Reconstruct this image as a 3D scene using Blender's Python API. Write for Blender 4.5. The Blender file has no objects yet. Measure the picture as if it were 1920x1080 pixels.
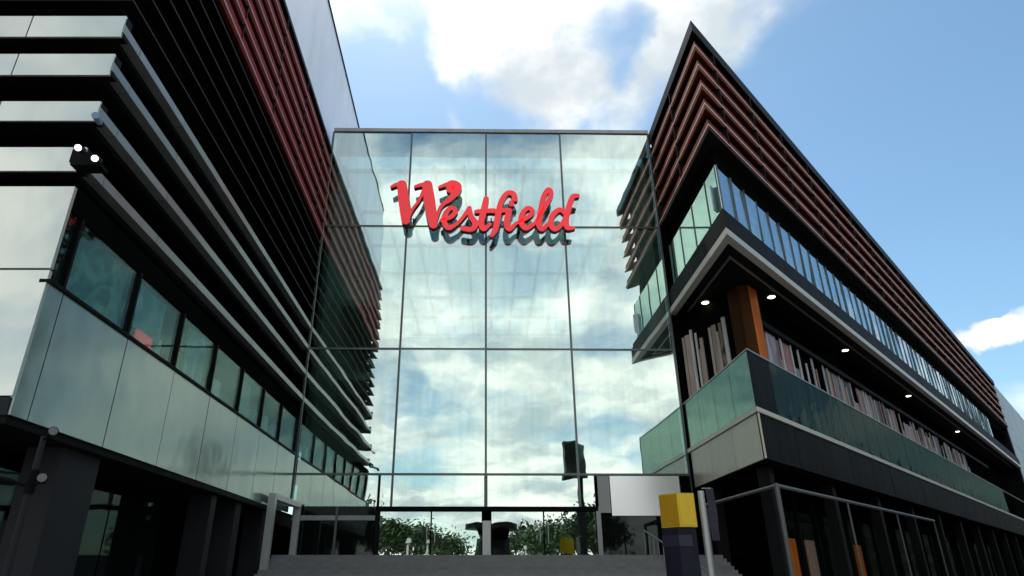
import bpy, math, random
from mathutils import Vector, Matrix
random.seed(7)
S = bpy.context.scene
C = S.collection
R = math.radians

# ------------------------------------------------------------------ camera
cam = bpy.data.cameras.new('camera')
cam.sensor_width = 36.0
cam.lens = 36.0 * 1215.0 / 1920.0
cam.shift_x = 48.0 / 1920.0
cam.clip_start = 0.1
cam.clip_end = 4000
cam_o = bpy.data.objects.new('camera', cam)
C.objects.link(cam_o)
cam_o.location = (0, 0, 0)            # eye level is z = 0, the plaza lies 1.6 m below
cam_o.rotation_euler = (R(90 + 23.9), 0, 0)
S.camera = cam_o

# ------------------------------------------------------------------ sky
SUN_EL, SUN_AZ = 60.0, -14.0          # azimuth from +Y, negative is to the left
w = bpy.data.worlds.new('World')
S.world = w
w.use_nodes = True
nt = w.node_tree
nt.nodes.clear()
N, Lk = nt.nodes, nt.links


def node(tree, kind, **kw):
    n = tree.nodes.new(kind)
    for k, v in kw.items():
        setattr(n, k, v)
    return n


def wmath(op, a, b=None, c=None, clamp=False):
    n = node(nt, 'ShaderNodeMath', operation=op, use_clamp=clamp)
    for i, v in enumerate((a, b, c)):
        if v is None:
            continue
        if isinstance(v, (int, float)):
            n.inputs[i].default_value = v
        else:
            Lk.new(v, n.inputs[i])
    return n.outputs[0]


def view_dir(px, py):
    th = R(23.9)
    v = 540 - py
    d = Vector((px - 912, 1215 * math.cos(th) - v * math.sin(th), 1215 * math.sin(th) + v * math.cos(th)))
    return d.normalized()


out = node(nt, 'ShaderNodeOutputWorld')
bg = node(nt, 'ShaderNodeBackground')
bg.inputs['Strength'].default_value = 0.15
sky = node(nt, 'ShaderNodeTexSky', sky_type='NISHITA')
sky.sun_disc = False
sky.sun_elevation = R(SUN_EL)
sky.sun_rotation = R(SUN_AZ)
sky.altitude = 0
sky.air_density = 1.0
sky.dust_density = 0.5
sky.ozone_density = 0.25
tc = node(nt, 'ShaderNodeTexCoord')
sep = node(nt, 'ShaderNodeSeparateXYZ')
Lk.new(tc.outputs['Generated'], sep.inputs[0])
zz = wmath('ADD', wmath('MAXIMUM', sep.outputs[2], 0.0), 0.22)
px_ = wmath('DIVIDE', sep.outputs[0], zz)
py_ = wmath('DIVIDE', sep.outputs[1], zz)
comb = node(nt, 'ShaderNodeCombineXYZ')
Lk.new(px_, comb.inputs[0])
Lk.new(py_, comb.inputs[1])
comb.inputs[2].default_value = 3.7
no = node(nt, 'ShaderNodeTexNoise')
no.inputs['Scale'].default_value = 1.55
no.inputs['Detail'].default_value = 9
no.inputs['Roughness'].default_value = 0.56
no.inputs['Distortion'].default_value = 0.25
Lk.new(comb.outputs[0], no.inputs['Vector'])
dens = no.outputs['Fac']
wob = node(nt, 'ShaderNodeTexNoise')
wob.inputs['Scale'].default_value = 7.0
wob.inputs['Detail'].default_value = 5
Lk.new(tc.outputs['Generated'], wob.inputs['Vector'])
wv = node(nt, 'ShaderNodeVectorMath', operation='MULTIPLY_ADD')
Lk.new(wob.outputs['Color'], wv.inputs[0])
wv.inputs[1].default_value = (0.22, 0.22, 0.22)
wv.inputs[2].default_value = (-0.11, -0.11, -0.11)
wd_ = node(nt, 'ShaderNodeVectorMath', operation='ADD')
Lk.new(tc.outputs['Generated'], wd_.inputs[0])
Lk.new(wv.outputs[0], wd_.inputs[1])
wn_ = node(nt, 'ShaderNodeVectorMath', operation='NORMALIZE')
Lk.new(wd_.outputs[0], wn_.inputs[0])


def bump(px, py, wide, amp, d=None):
    """a cloud bank (amp > 0) or a clear patch (amp < 0) round one direction of the sky"""
    global dens
    dp = node(nt, 'ShaderNodeVectorMath', operation='DOT_PRODUCT')
    Lk.new(wn_.outputs[0], dp.inputs[0])
    dp.inputs[1].default_value = view_dir(px, py) if d is None else Vector(d).normalized()
    mr = node(nt, 'ShaderNodeMapRange', interpolation_type='SMOOTHSTEP')
    Lk.new(dp.outputs['Value'], mr.inputs['Value'])
    mr.inputs['From Min'].default_value = math.cos(R(wide))
    mr.inputs['From Max'].default_value = 1.0
    mr.inputs['To Min'].default_value = 0.0
    mr.inputs['To Max'].default_value = amp
    dens = wmath('ADD', dens, mr.outputs['Result'])


bump(960, 80, 10, 0.2)
bump(1180, 60, 11, 0.22)
bump(1420, 15, 8.5, 0.23)
bump(1010, 200, 5, 0.14)
bump(1125, 75, 5, -0.30)
bump(920, 215, 5, -0.2)
bump(735, 200, 6, -0.22)
bump(1750, 230, 24, -0.34)
bump(1560, 420, 14, -0.2)
bump(0, 0, 36, 0.15, (0.05, -1, 0.16))      # the bank that the glass front mirrors
bump(0, 0, 8, -0.14, (-0.06, -1, 0.2))
bump(0, 0, 7, -0.1, (0.2, -1, 0.3))
bump(0, 0, 15, -0.07, (0.0, -1, 0.66))
bump(1900, 600, 2.6, 0.4)
bump(1850, 645, 2.2, 0.4)
bump(0, 0, 60, 0.05, (-0.5, -1, 0.45))
ramp = node(nt, 'ShaderNodeMapRange', interpolation_type='SMOOTHSTEP')
Lk.new(dens, ramp.inputs['Value'])
ramp.inputs['From Min'].default_value = 0.43
ramp.inputs['From Max'].default_value = 0.69
cover = ramp.outputs['Result']
no2 = node(nt, 'ShaderNodeTexNoise')
no2.inputs['Scale'].default_value = 2.3
no2.inputs['Detail'].default_value = 7
no2.inputs['Roughness'].default_value = 0.6
mp2 = node(nt, 'ShaderNodeVectorMath', operation='ADD')
Lk.new(comb.outputs[0], mp2.inputs[0])
mp2.inputs[1].default_value = (0.12, -0.1, 5)
Lk.new(mp2.outputs[0], no2.inputs['Vector'])
shade = node(nt, 'ShaderNodeMapRange', interpolation_type='SMOOTHSTEP')
Lk.new(no2.outputs['Fac'], shade.inputs['Value'])
shade.inputs['From Min'].default_value = 0.36
shade.inputs['From Max'].default_value = 0.62
ccol = node(nt, 'ShaderNodeMix', data_type='RGBA')
Lk.new(shade.outputs['Result'], ccol.inputs['Factor'])
ccol.inputs['A'].default_value = (4.3, 4.8, 5.1, 1)
ccol.inputs['B'].default_value = (9.4, 9.2, 8.7, 1)
mixc = node(nt, 'ShaderNodeMix', data_type='RGBA')
Lk.new(cover, mixc.inputs['Factor'])
wbal = node(nt, 'ShaderNodeMix', data_type='RGBA', blend_type='MULTIPLY')      # camera white balance of the blue
wbal.inputs['Factor'].default_value = 1.0
Lk.new(sky.outputs[0], wbal.inputs['A'])
wbal.inputs['B'].default_value = (0.8, 0.99, 0.99, 1)
Lk.new(wbal.outputs['Result'], mixc.inputs['A'])
Lk.new(ccol.outputs['Result'], mixc.inputs['B'])
Lk.new(mixc.outputs['Result'], bg.inputs['Color'])
Lk.new(bg.outputs[0], out.inputs[0])

sun = bpy.data.lights.new('sun', 'SUN')
sun.energy = 2.5
sun.angle = R(0.6)
sun.color = (1.0, 0.95, 0.87)
sun_o = bpy.data.objects.new('sun', sun)
C.objects.link(sun_o)
sd = Vector((math.sin(R(SUN_AZ)) * math.cos(R(SUN_EL)), math.cos(R(SUN_AZ)) * math.cos(R(SUN_EL)), math.sin(R(SUN_EL))))
sun_o.rotation_euler = sd.to_track_quat('Z', 'Y').to_euler()
sun_o.location = (0, 0, 80)

S.view_settings.view_transform = 'Standard'
S.view_settings.look = 'None'
S.view_settings.exposure = 0.15
S.view_settings.gamma = 1.0
S.view_settings.use_curve_mapping = False
S.cycles.max_bounces = 12
S.cycles.transparent_max_bounces = 24

# ------------------------------------------------------------------ helpers


class MB:
    def __init__(self):
        self.v, self.f = [], []

    def add(self, vs, fs):
        b = len(self.v)
        self.v += [tuple(p) for p in vs]
        self.f += [tuple(i + b for i in f) for f in fs]
        return self

    def box(self, x0, x1, y0, y1, z0, z1):
        vs = [(x, y, z) for z in (z0, z1) for y in (y0, y1) for x in (x0, x1)]
        return self.add(vs, [(0, 2, 3, 1), (4, 5, 7, 6), (0, 1, 5, 4), (2, 6, 7, 3), (0, 4, 6, 2), (1, 3, 7, 5)])

    def prism(self, poly, z0, z1):
        n = len(poly)
        vs = [(p[0], p[1], z0) for p in poly] + [(p[0], p[1], z1) for p in poly]
        fs = [tuple(range(n - 1, -1, -1)), tuple(range(n, 2 * n))]
        fs += [(i, (i + 1) % n, n + (i + 1) % n, n + i) for i in range(n)]
        return self.add(vs, fs)

    def obb(self, c, ax, ay, az):
        c, ax, ay, az = Vector(c), Vector(ax), Vector(ay), Vector(az)
        vs = [c + ax * i + ay * j + az * k for k in (-1, 1) for j in (-1, 1) for i in (-1, 1)]
        return self.add(vs, [(0, 2, 3, 1), (4, 5, 7, 6), (0, 1, 5, 4), (2, 6, 7, 3), (0, 4, 6, 2), (1, 3, 7, 5)])

    def tube(self, a, b, r0, r1=None, n=10):
        r1 = r0 if r1 is None else r1
        a, b = Vector(a), Vector(b)
        d = (b - a).normalized()
        u = d.orthogonal().normalized()
        t = d.cross(u)
        vs = [a + (u * math.cos(2 * math.pi * i / n) + t * math.sin(2 * math.pi * i / n)) * r0 for i in range(n)]
        vs += [b + (u * math.cos(2 * math.pi * i / n) + t * math.sin(2 * math.pi * i / n)) * r1 for i in range(n)]
        fs = [(i, (i + 1) % n, n + (i + 1) % n, n + i) for i in range(n)]
        fs += [tuple(range(n - 1, -1, -1)), tuple(range(n, 2 * n))]
        return self.add(vs, fs)

    def sweep(self, path, prof):
        """prof: closed (offset outwards, z) outline carried along a plan polyline with mitred corners"""
        m = len(prof)
        rings = []
        for i in range(len(path)):
            rings.append([offset_pt(path, i, o) + (z,) for o, z in prof])
        vs = [p for r in rings for p in r]
        fs = []
        for i in range(len(path) - 1):
            for j in range(m):
                k = (j + 1) % m
                fs.append((i * m + j, i * m + k, (i + 1) * m + k, (i + 1) * m + j))
        fs.append(tuple(range(m - 1, -1, -1)))
        fs.append(tuple((len(path) - 1) * m + j for j in range(m)))
        return self.add(vs, fs)


def offset_pt(path, i, o):
    p = Vector(path[i][:2])
    ns = []
    for a, b in ((i - 1, i), (i, i + 1)):
        if a >= 0 and b < len(path):
            d = (Vector(path[b][:2]) - Vector(path[a][:2])).normalized()
            ns.append(Vector((d.y, -d.x)))
    if len(ns) == 1:
        q = p + ns[0] * o
    else:
        b = (ns[0] + ns[1]).normalized()
        q = p + b * (o / b.dot(ns[0]))
    return (q.x, q.y)


def obj(name, mb, mat, parent=None, label=None, smooth=False):
    me = bpy.data.meshes.new(name)
    me.from_pydata(mb.v, [], mb.f)
    import bmesh
    bm = bmesh.new()
    bm.from_mesh(me)
    bmesh.ops.recalc_face_normals(bm, faces=bm.faces)
    bm.to_mesh(me)
    bm.free()
    me.materials.append(mat)
    if smooth:
        for p in me.polygons:
            p.use_smooth = True
    o = bpy.data.objects.new(name, me)
    C.objects.link(o)
    if parent:
        o.parent = parent
        o.matrix_parent_inverse = Matrix.Translation(-Vector(world_loc(parent)))
    if label:
        o['label'] = label
    return o


def world_loc(o):
    l = Vector(o.location)
    return l if o.parent is None else o.matrix_parent_inverse @ l + Vector(world_loc(o.parent))


def thing(name, label, cat, loc=(0, 0, 0), group=None):
    o = bpy.data.objects.new(name, None)
    C.objects.link(o)
    o.location = loc
    o['label'] = label
    o['category'] = cat
    if group:
        o['group'] = group
    return o


def struct(name, mb, mat, parent=None):
    o = obj(name, mb, mat, parent)
    if not parent:
        o['kind'] = 'structure'
    return o


class Face:
    """one straight wall line in plan; s runs along it, off is outwards"""

    def __init__(self, a, b):
        self.a, b = Vector(a), Vector(b)
        self.L = (b - self.a).length
        self.d = (b - self.a).normalized()
        self.n = Vector((self.d.y, -self.d.x))

    def pt(self, s, off, z):
        q = self.a + self.d * s + self.n * off
        return Vector((q.x, q.y, z))

    def box(self, mb, s0, s1, o0, o1, z0, z1):
        vs = [self.pt(s, o, z) for z in (z0, z1) for o in (o0, o1) for s in (s0, s1)]
        return mb.add(vs, [(0, 2, 3, 1), (4, 5, 7, 6), (0, 1, 5, 4), (2, 6, 7, 3), (0, 4, 6, 2), (1, 3, 7, 5)])


# ------------------------------------------------------------------ materials
M = {}


def base_mat(name):
    m = bpy.data.materials.new(name)
    m.use_nodes = True
    m.node_tree.nodes.clear()
    o = node(m.node_tree, 'ShaderNodeOutputMaterial')
    return m, m.node_tree, o


def noise_col(t, col, var, scale, streak=1.0):
    """object-space colour with soft wear, stretched vertically by streak"""
    tcn = node(t, 'ShaderNodeTexCoord')
    mp = node(t, 'ShaderNodeMapping')
    mp.inputs['Scale'].default_value = (1, 1, 1.0 / streak)
    t.links.new(tcn.outputs['Object'], mp.inputs[0])
    nz = node(t, 'ShaderNodeTexNoise')
    nz.inputs['Scale'].default_value = scale
    nz.inputs['Detail'].default_value = 6
    nz.inputs['Roughness'].default_value = 0.6
    t.links.new(mp.outputs[0], nz.inputs['Vector'])
    mx = node(t, 'ShaderNodeMix', data_type='RGBA')
    mr = node(t, 'ShaderNodeMapRange')
    mr.inputs['From Min'].default_value = 0.3
    mr.inputs['From Max'].default_value = 0.7
    t.links.new(nz.outputs['Fac'], mr.inputs['Value'])
    t.links.new(mr.outputs['Result'], mx.inputs['Factor'])
    mx.inputs['A'].default_value = tuple(c * (1 - var) for c in col) + (1,)
    mx.inputs['B'].default_value = tuple(min(1, c * (1 + var)) for c in col) + (1,)
    oi = node(t, 'ShaderNodeObjectInfo')
    hs = node(t, 'ShaderNodeHueSaturation')
    mr2 = node(t, 'ShaderNodeMapRange')
    t.links.new(oi.outputs['Random'], mr2.inputs['Value'])
    mr2.inputs['To Min'].default_value = 0.88
    mr2.inputs['To Max'].default_value = 1.12
    t.links.new(mr2.outputs['Result'], hs.inputs['Value'])
    t.links.new(mx.outputs['Result'], hs.inputs['Color'])
    return hs.outputs['Color'], nz.outputs['Fac']


def paint(name, col, rough=0.5, metal=0.0, var=0.12, scale=1.5, streak=4.0, bump=0.02, spec=0.5):
    m, t, o = base_mat(name)
    p = node(t, 'ShaderNodeBsdfPrincipled')
    c, f = noise_col(t, col, var, scale, streak)
    t.links.new(c, p.inputs['Base Color'])
    mr = node(t, 'ShaderNodeMapRange')
    t.links.new(f, mr.inputs['Value'])
    mr.inputs['To Min'].default_value = max(0.02, rough - 0.1)
    mr.inputs['To Max'].default_value = min(1, rough + 0.12)
    t.links.new(mr.outputs['Result'], p.inputs['Roughness'])
    p.inputs['Metallic'].default_value = metal
    p.inputs['Specular IOR Level'].default_value = spec
    if bump:
        b = node(t, 'ShaderNodeBump')
        b.inputs['Strength'].default_value = bump
        b.inputs['Distance'].default_value = 0.2
        t.links.new(f, b.inputs['Height'])
        t.links.new(b.outputs[0], p.inputs['Normal'])
    t.links.new(p.outputs[0], o.inputs[0])
    M[name] = m
    return m


def coated(name, col, refl, tint=(0.95, 1, 0.97), rough=0.06, clear=0.0, clear_tint=(0.8, 0.95, 0.9), wave=0.02, wave_scale=0.35, var=0.1, edge=0.35, streaks=0.0):
    """coated glass or glossy cladding: a mirror share refl over a painted (clear = 0) or see-through back"""
    m, t, o = base_mat(name)
    tcn = node(t, 'ShaderNodeTexCoord')
    nz = node(t, 'ShaderNodeTexNoise')
    nz.inputs['Scale'].default_value = wave_scale
    nz.inputs['Detail'].default_value = 2
    t.links.new(tcn.outputs['Object'], nz.inputs['Vector'])
    b = node(t, 'ShaderNodeBump')
    b.inputs['Strength'].default_value = wave
    b.inputs['Distance'].default_value = 0.3
    t.links.new(nz.outputs['Fac'], b.inputs['Height'])
    g = node(t, 'ShaderNodeBsdfGlossy')
    g.inputs['Color'].default_value = tint + (1,)
    g.inputs['Roughness'].default_value = rough
    if streaks:                                  # rain streaks and dust film on the panes
        smp = node(t, 'ShaderNodeMapping')
        smp.inputs['Scale'].default_value = (3.0, 3.0, 0.22)
        t.links.new(tcn.outputs['Object'], smp.inputs[0])
        snz = node(t, 'ShaderNodeTexNoise')
        snz.inputs['Scale'].default_value = 1.0
        snz.inputs['Detail'].default_value = 7
        snz.inputs['Roughness'].default_value = 0.65
        t.links.new(smp.outputs[0], snz.inputs['Vector'])
        smr = node(t, 'ShaderNodeMapRange')
        smr.inputs['From Min'].default_value = 0.35
        smr.inputs['From Max'].default_value = 0.65
        t.links.new(snz.outputs['Fac'], smr.inputs['Value'])
        smx = node(t, 'ShaderNodeMix', data_type='RGBA')
        t.links.new(smr.outputs['Result'], smx.inputs['Factor'])
        smx.inputs['A'].default_value = tuple(c * (1 - streaks) for c in tint) + (1,)
        smx.inputs['B'].default_value = tint + (1,)
        t.links.new(smx.outputs['Result'], g.inputs['Color'])
    t.links.new(b.outputs[0], g.inputs['Normal'])
    if clear >= 1:
        back = node(t, 'ShaderNodeBsdfTransparent')
        back.inputs['Color'].default_value = clear_tint + (1,)
        bo = back.outputs[0]
    else:
        d = node(t, 'ShaderNodeBsdfDiffuse')
        c, f = noise_col(t, col, var, 0.8, 3.0)
        t.links.new(c, d.inputs['Color'])
        bo = d.outputs[0]
        if clear > 0:
            tr = node(t, 'ShaderNodeBsdfTransparent')
            tr.inputs['Color'].default_value = clear_tint + (1,)
            mx0 = node(t, 'ShaderNodeMixShader')
            mx0.inputs[0].default_value = clear
            t.links.new(bo, mx0.inputs[1])
            t.links.new(tr.outputs[0], mx0.inputs[2])
            bo = mx0.outputs[0]
    fr = node(t, 'ShaderNodeLayerWeight')
    fr.inputs['Blend'].default_value = 0.25
    mr = node(t, 'ShaderNodeMapRange')
    t.links.new(fr.outputs['Fresnel'], mr.inputs['Value'])
    mr.inputs['To Min'].default_value = refl
    mr.inputs['To Max'].default_value = min(1.0, refl + edge)
    mx = node(t, 'ShaderNodeMixShader')
    t.links.new(mr.outputs['Result'], mx.inputs[0])
    t.links.new(bo, mx.inputs[1])
    t.links.new(g.outputs[0], mx.inputs[2])
    t.links.new(mx.outputs[0], o.inputs[0])
    M[name] = m
    return m


def glow(name, col, strength):
    m, t, o = base_mat(name)
    e = node(t, 'ShaderNodeEmission')
    e.inputs['Color'].default_value = col + (1,)
    e.inputs['Strength'].default_value = strength
    t.links.new(e.outputs[0], o.inputs[0])
    M[name] = m


def graphic(name, cols, scale, stretch=(1, 1, 1), rough=0.5):
    """flat print: blotches of a few colours"""
    m, t, o = base_mat(name)
    tcn = node(t, 'ShaderNodeTexCoord')
    mp = node(t, 'ShaderNodeMapping')
    mp.inputs['Scale'].default_value = stretch
    t.links.new(tcn.outputs['Object'], mp.inputs[0])
    nz = node(t, 'ShaderNodeTexNoise')
    nz.inputs['Scale'].default_value = scale
    nz.inputs['Detail'].default_value = 5
    nz.inputs['Distortion'].default_value = 1.6
    t.links.new(mp.outputs[0], nz.inputs['Vector'])
    cr = node(t, 'ShaderNodeValToRGB')
    els = cr.color_ramp.elements
    while len(els) < len(cols):
        els.new(0.5)
    for i, c in enumerate(cols):
        els[i].position = 0.33 + 0.34 * i / (len(cols) - 1)
        els[i].color = tuple(c) + (1,)
    t.links.new(nz.outputs['Fac'], cr.inputs[0])
    p = node(t, 'ShaderNodeBsdfPrincipled')
    p.inputs['Roughness'].default_value = rough
    t.links.new(cr.outputs[0], p.inputs['Base Color'])
    t.links.new(p.outputs[0], o.inputs[0])
    M[name] = m


paint('paving', (0.2, 0.19, 0.18), 0.7, var=0.2, scale=0.6, streak=1, bump=0.1)
paint('step_stone', (0.2, 0.2, 0.19), 0.6, var=0.15, scale=2.5, streak=1)
paint('asphalt', (0.05, 0.05, 0.052), 0.85, var=0.2, scale=3, streak=1)
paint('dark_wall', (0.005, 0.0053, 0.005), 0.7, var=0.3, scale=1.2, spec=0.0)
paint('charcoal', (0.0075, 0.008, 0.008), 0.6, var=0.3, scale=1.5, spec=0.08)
paint('black_pier', (0.01, 0.01, 0.01), 0.6, var=0.3, spec=0.1)
paint('dim_metal', (0.14, 0.14, 0.13), 0.45, 0.3, var=0.15)
paint('grey_pier', (0.024, 0.024, 0.026), 0.55, var=0.25, scale=1.2, spec=0.15)
paint('bronze', (0.012, 0.008, 0.007), 0.55, 0.0, var=0.25, spec=0.12)
paint('red_board', (0.22, 0.008, 0.012), 0.6, var=0.35, scale=2, spec=0.08)
paint('brick_red_board', (0.16, 0.013, 0.006), 0.6, var=0.35, scale=2, spec=0.08)
paint('pink_lip', (0.8, 0.46, 0.32), 0.5, 0.0, var=0.18, scale=4)
paint('rose_lip', (0.55, 0.2, 0.17), 0.5, 0.0, var=0.18, scale=4)
paint('pale_trim', (0.62, 0.6, 0.5), 0.4, var=0.1)
paint('fin_metal', (0.26, 0.29, 0.27), 0.35, 0.4, var=0.12, scale=1.2)  # side face of the pale bands, its shade put into a darker grey
coated('lilac_metal', (0.82, 0.82, 0.88), 0.25, (0.97, 0.97, 1.0), 0.3, wave=0.02)
paint('end_metal', (0.2, 0.25, 0.28), 0.4, 0.3, var=0.1, scale=0.4)
paint('mullion_metal', (0.12, 0.14, 0.13), 0.35, 0.5, var=0.12)
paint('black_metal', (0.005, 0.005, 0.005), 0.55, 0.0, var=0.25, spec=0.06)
paint('grey_metal', (0.3, 0.31, 0.3), 0.35, 0.5, var=0.12)
paint('light_metal', (0.5, 0.5, 0.48), 0.4, 0.4, var=0.1)
paint('inner_wall', (0.6, 0.62, 0.56), 0.6, var=0.08, scale=0.5)
paint('inner_grey', (0.4, 0.41, 0.37), 0.6, var=0.12, scale=0.5)
paint('atrium_floor', (0.35, 0.34, 0.31), 0.3, var=0.1)
paint('beam_grey', (0.2, 0.24, 0.22), 0.5, var=0.15)
paint('white_steel', (0.72, 0.76, 0.74), 0.4, var=0.06)
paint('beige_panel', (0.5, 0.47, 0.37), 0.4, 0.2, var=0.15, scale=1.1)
paint('shaded_timber', (0.07, 0.026, 0.006), 0.6, var=0.3, scale=2.2, streak=9, spec=0.1)
paint('orange_timber', (0.62, 0.15, 0.012), 0.6, var=0.3, scale=2.2, streak=9, spec=0.1)
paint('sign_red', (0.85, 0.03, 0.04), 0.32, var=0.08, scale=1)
_p = [n for n in M['sign_red'].node_tree.nodes if n.type == 'BSDF_PRINCIPLED'][0]      # glow added to brighten the red letter faces
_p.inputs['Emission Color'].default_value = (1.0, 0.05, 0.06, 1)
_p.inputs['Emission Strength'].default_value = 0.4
paint('sign_return', (0.06, 0.004, 0.005), 0.5, var=0.1)
paint('sign_yellow', (0.85, 0.55, 0.01), 0.4, var=0.08, scale=2)
paint('sign_orange', (0.55, 0.3, 0.01), 0.4, var=0.1, scale=2)
paint('navy', (0.016, 0.016, 0.026), 0.55, var=0.3, scale=2, spec=0.15)
paint('purple', (0.022, 0.015, 0.038), 0.5, var=0.25, scale=2)
paint('trunk', (0.07, 0.05, 0.035), 0.85, var=0.3, scale=6)
paint('white_lamp', (0.75, 0.75, 0.72), 0.35, var=0.05)
paint('grey_lens', (0.16, 0.16, 0.16), 0.3, var=0.2)
for nm, c in {'slat_white': (0.66, 0.64, 0.6), 'slat_beige': (0.5, 0.42, 0.34), 'slat_pink': (0.45, 0.25, 0.22), 'slat_grey': (0.25, 0.25, 0.28), 'slat_tan': (0.4, 0.27, 0.17), 'slat_dark': (0.05, 0.045, 0.05)}.items():
    paint(nm, c, 0.5, var=0.2, scale=3, streak=6)
for nm, c in {'blind_white': (0.7, 0.74, 0.78), 'blind_blue': (0.22, 0.32, 0.48), 'blind_pale': (0.48, 0.57, 0.66), 'blind_navy': (0.05, 0.08, 0.16)}.items():
    paint(nm, c, 0.5, var=0.2, scale=4, streak=3)
coated('facade_glass', (0, 0, 0), 0.64, (0.9, 1.0, 0.94), 0.0, clear=1, clear_tint=(0.86, 1.0, 0.95), wave=0.035, streaks=0.06)
coated('roof_glass', (0, 0, 0), 0.08, (1, 1, 1), 0.0, clear=1, clear_tint=(0.9, 0.97, 0.97), wave=0)
coated('teal_glass', (0.03, 0.09, 0.08), 0.42, (0.75, 1.0, 0.93), 0.02, clear=0.6, clear_tint=(0.45, 0.75, 0.68), wave=0.02)
coated('dark_glass', (0.006, 0.008, 0.008), 0.03, (0.8, 0.95, 0.9), 0.03, clear=0.3, clear_tint=(0.4, 0.5, 0.48), wave=0.04, edge=0.12)
coated('shop_glass', (0.01, 0.03, 0.03), 0.05, (0.8, 1.0, 0.95), 0.015, clear=0.9, clear_tint=(0.75, 0.92, 0.9), wave=0.04, edge=0.08)
coated('blue_glass', (0.05, 0.08, 0.12), 0.42, (0.88, 0.97, 1.0), 0.01, clear=0.9, clear_tint=(0.7, 0.82, 0.9), wave=0.05, wave_scale=1.2)
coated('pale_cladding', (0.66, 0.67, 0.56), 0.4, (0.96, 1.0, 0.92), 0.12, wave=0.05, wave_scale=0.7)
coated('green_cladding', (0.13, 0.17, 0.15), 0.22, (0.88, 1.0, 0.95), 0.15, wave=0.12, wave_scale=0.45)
coated('frosted_white', (0.8, 0.82, 0.77), 0.8, (1, 1, 0.97), 0.3, wave=0.03)
coated('street_balustrade_glass', (0.008, 0.014, 0.013), 0.025, (0.75, 1.0, 0.9), 0.04, clear=0.5, clear_tint=(0.3, 0.4, 0.37), wave=0.12, wave_scale=0.9, edge=0.06)
coated('balustrade_glass', (0.02, 0.07, 0.06), 0.16, (0.7, 1.0, 0.9), 0.03, clear=0.45, clear_tint=(0.35, 0.62, 0.54), wave=0.08, edge=0.2)
glow('downlight', (1.0, 0.86, 0.62), 9.0)
glow('flood', (1.0, 0.98, 0.94), 3.0)
graphic('plant_print', [(0.015, 0.025, 0.018), (0.05, 0.08, 0.05), (0.3, 0.34, 0.24), (0.4, 0.45, 0.3)], 0.9)
graphic('blue_print', [(0.03, 0.1, 0.16), (0.1, 0.25, 0.32), (0.35, 0.5, 0.55)], 0.8)
graphic('stock_print', [(0.02, 0.02, 0.02), (0.12, 0.06, 0.05), (0.3, 0.27, 0.22), (0.03, 0.08, 0.08)], 1.4, (1, 1, 0.4))
graphic('lilac_print', [(0.12, 0.11, 0.15), (0.3, 0.27, 0.33), (0.5, 0.46, 0.5)], 0.9, (1, 1, 0.3))
graphic('red_print', [(0.25, 0.07, 0.05), (0.4, 0.16, 0.12), (0.5, 0.3, 0.24)], 1.1, (1, 1, 0.3))
graphic('leaf_wall', [(0.012, 0.02, 0.012), (0.04, 0.08, 0.03), (0.1, 0.14, 0.06)], 1.2)


def leaf_mat(name, col):
    m, t, o = base_mat(name)
    p = node(t, 'ShaderNodeBsdfPrincipled')
    c, f = noise_col(t, col, 0.45, 1.1, 1.0)
    t.links.new(c, p.inputs['Base Color'])
    p.inputs['Roughness'].default_value = 0.6
    t.links.new(p.outputs[0], o.inputs[0])
    M[name] = m


leaf_mat('leaf', (0.05, 0.09, 0.03))
GZ = -1.6        # plaza
TZ = 0.86        # entrance terrace

# ------------------------------------------------------------------ ground
struct('plaza_ground', MB().box(-900, 900, -900, 900, GZ - 0.5, GZ), M['paving'])
terr = struct('entrance_terrace', MB().box(-10.0, 11.0, 32.6, 35.8, GZ + 0.004, TZ), M['step_stone'])
nst = 15
rise = (TZ - GZ) / nst
for i in range(nst - 1):
    y1 = 32.6 - i * 0.42
    obj('step', MB().box(-10.0, 11.0, y1 - 0.42 - 0.02, y1 - 0.004, GZ + 0.005, TZ - (i + 1) * rise), M['step_stone'], terr)

# ------------------------------------------------------------------ left building
LF = (-44.0, 13.0)
LC = (-9.66, 13.0)
LD = (-10.30, 35.8)
LE = (-10.58, 46.0)
lpath = [LF, LC, LE]
fr_, sd_ = Face(LF, LC), Face(LC, LE)
SF = Face(LC, LD)
lb = thing('shopping_building', 'dark shopping building at left with pale wraparound bands, red louvres and pale upper wall', 'building', (-14, 24, GZ))


def lpart(name, mb, mat, label=None, parent=None):
    return obj(name, mb, M[mat], parent or lb, label)


def block(path, off, z0, z1, back):
    pts = [offset_pt(path, i, off) for i in range(len(path))] + back
    return MB().prism(pts, z0, z1)


lback = [(-40, 46.0), (-44, 46)]
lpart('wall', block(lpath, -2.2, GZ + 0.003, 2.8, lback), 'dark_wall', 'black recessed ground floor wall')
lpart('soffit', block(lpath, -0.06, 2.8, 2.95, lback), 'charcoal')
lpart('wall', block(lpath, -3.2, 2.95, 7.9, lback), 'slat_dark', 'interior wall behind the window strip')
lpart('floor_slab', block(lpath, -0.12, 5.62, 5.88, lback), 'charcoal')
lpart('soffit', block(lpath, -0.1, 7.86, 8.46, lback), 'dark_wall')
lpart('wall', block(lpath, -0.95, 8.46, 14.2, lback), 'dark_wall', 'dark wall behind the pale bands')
lpart('wall', block(lpath, -0.6, 14.2, 25.7, lback), 'dark_wall', 'dark wall behind the louvres')
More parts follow.
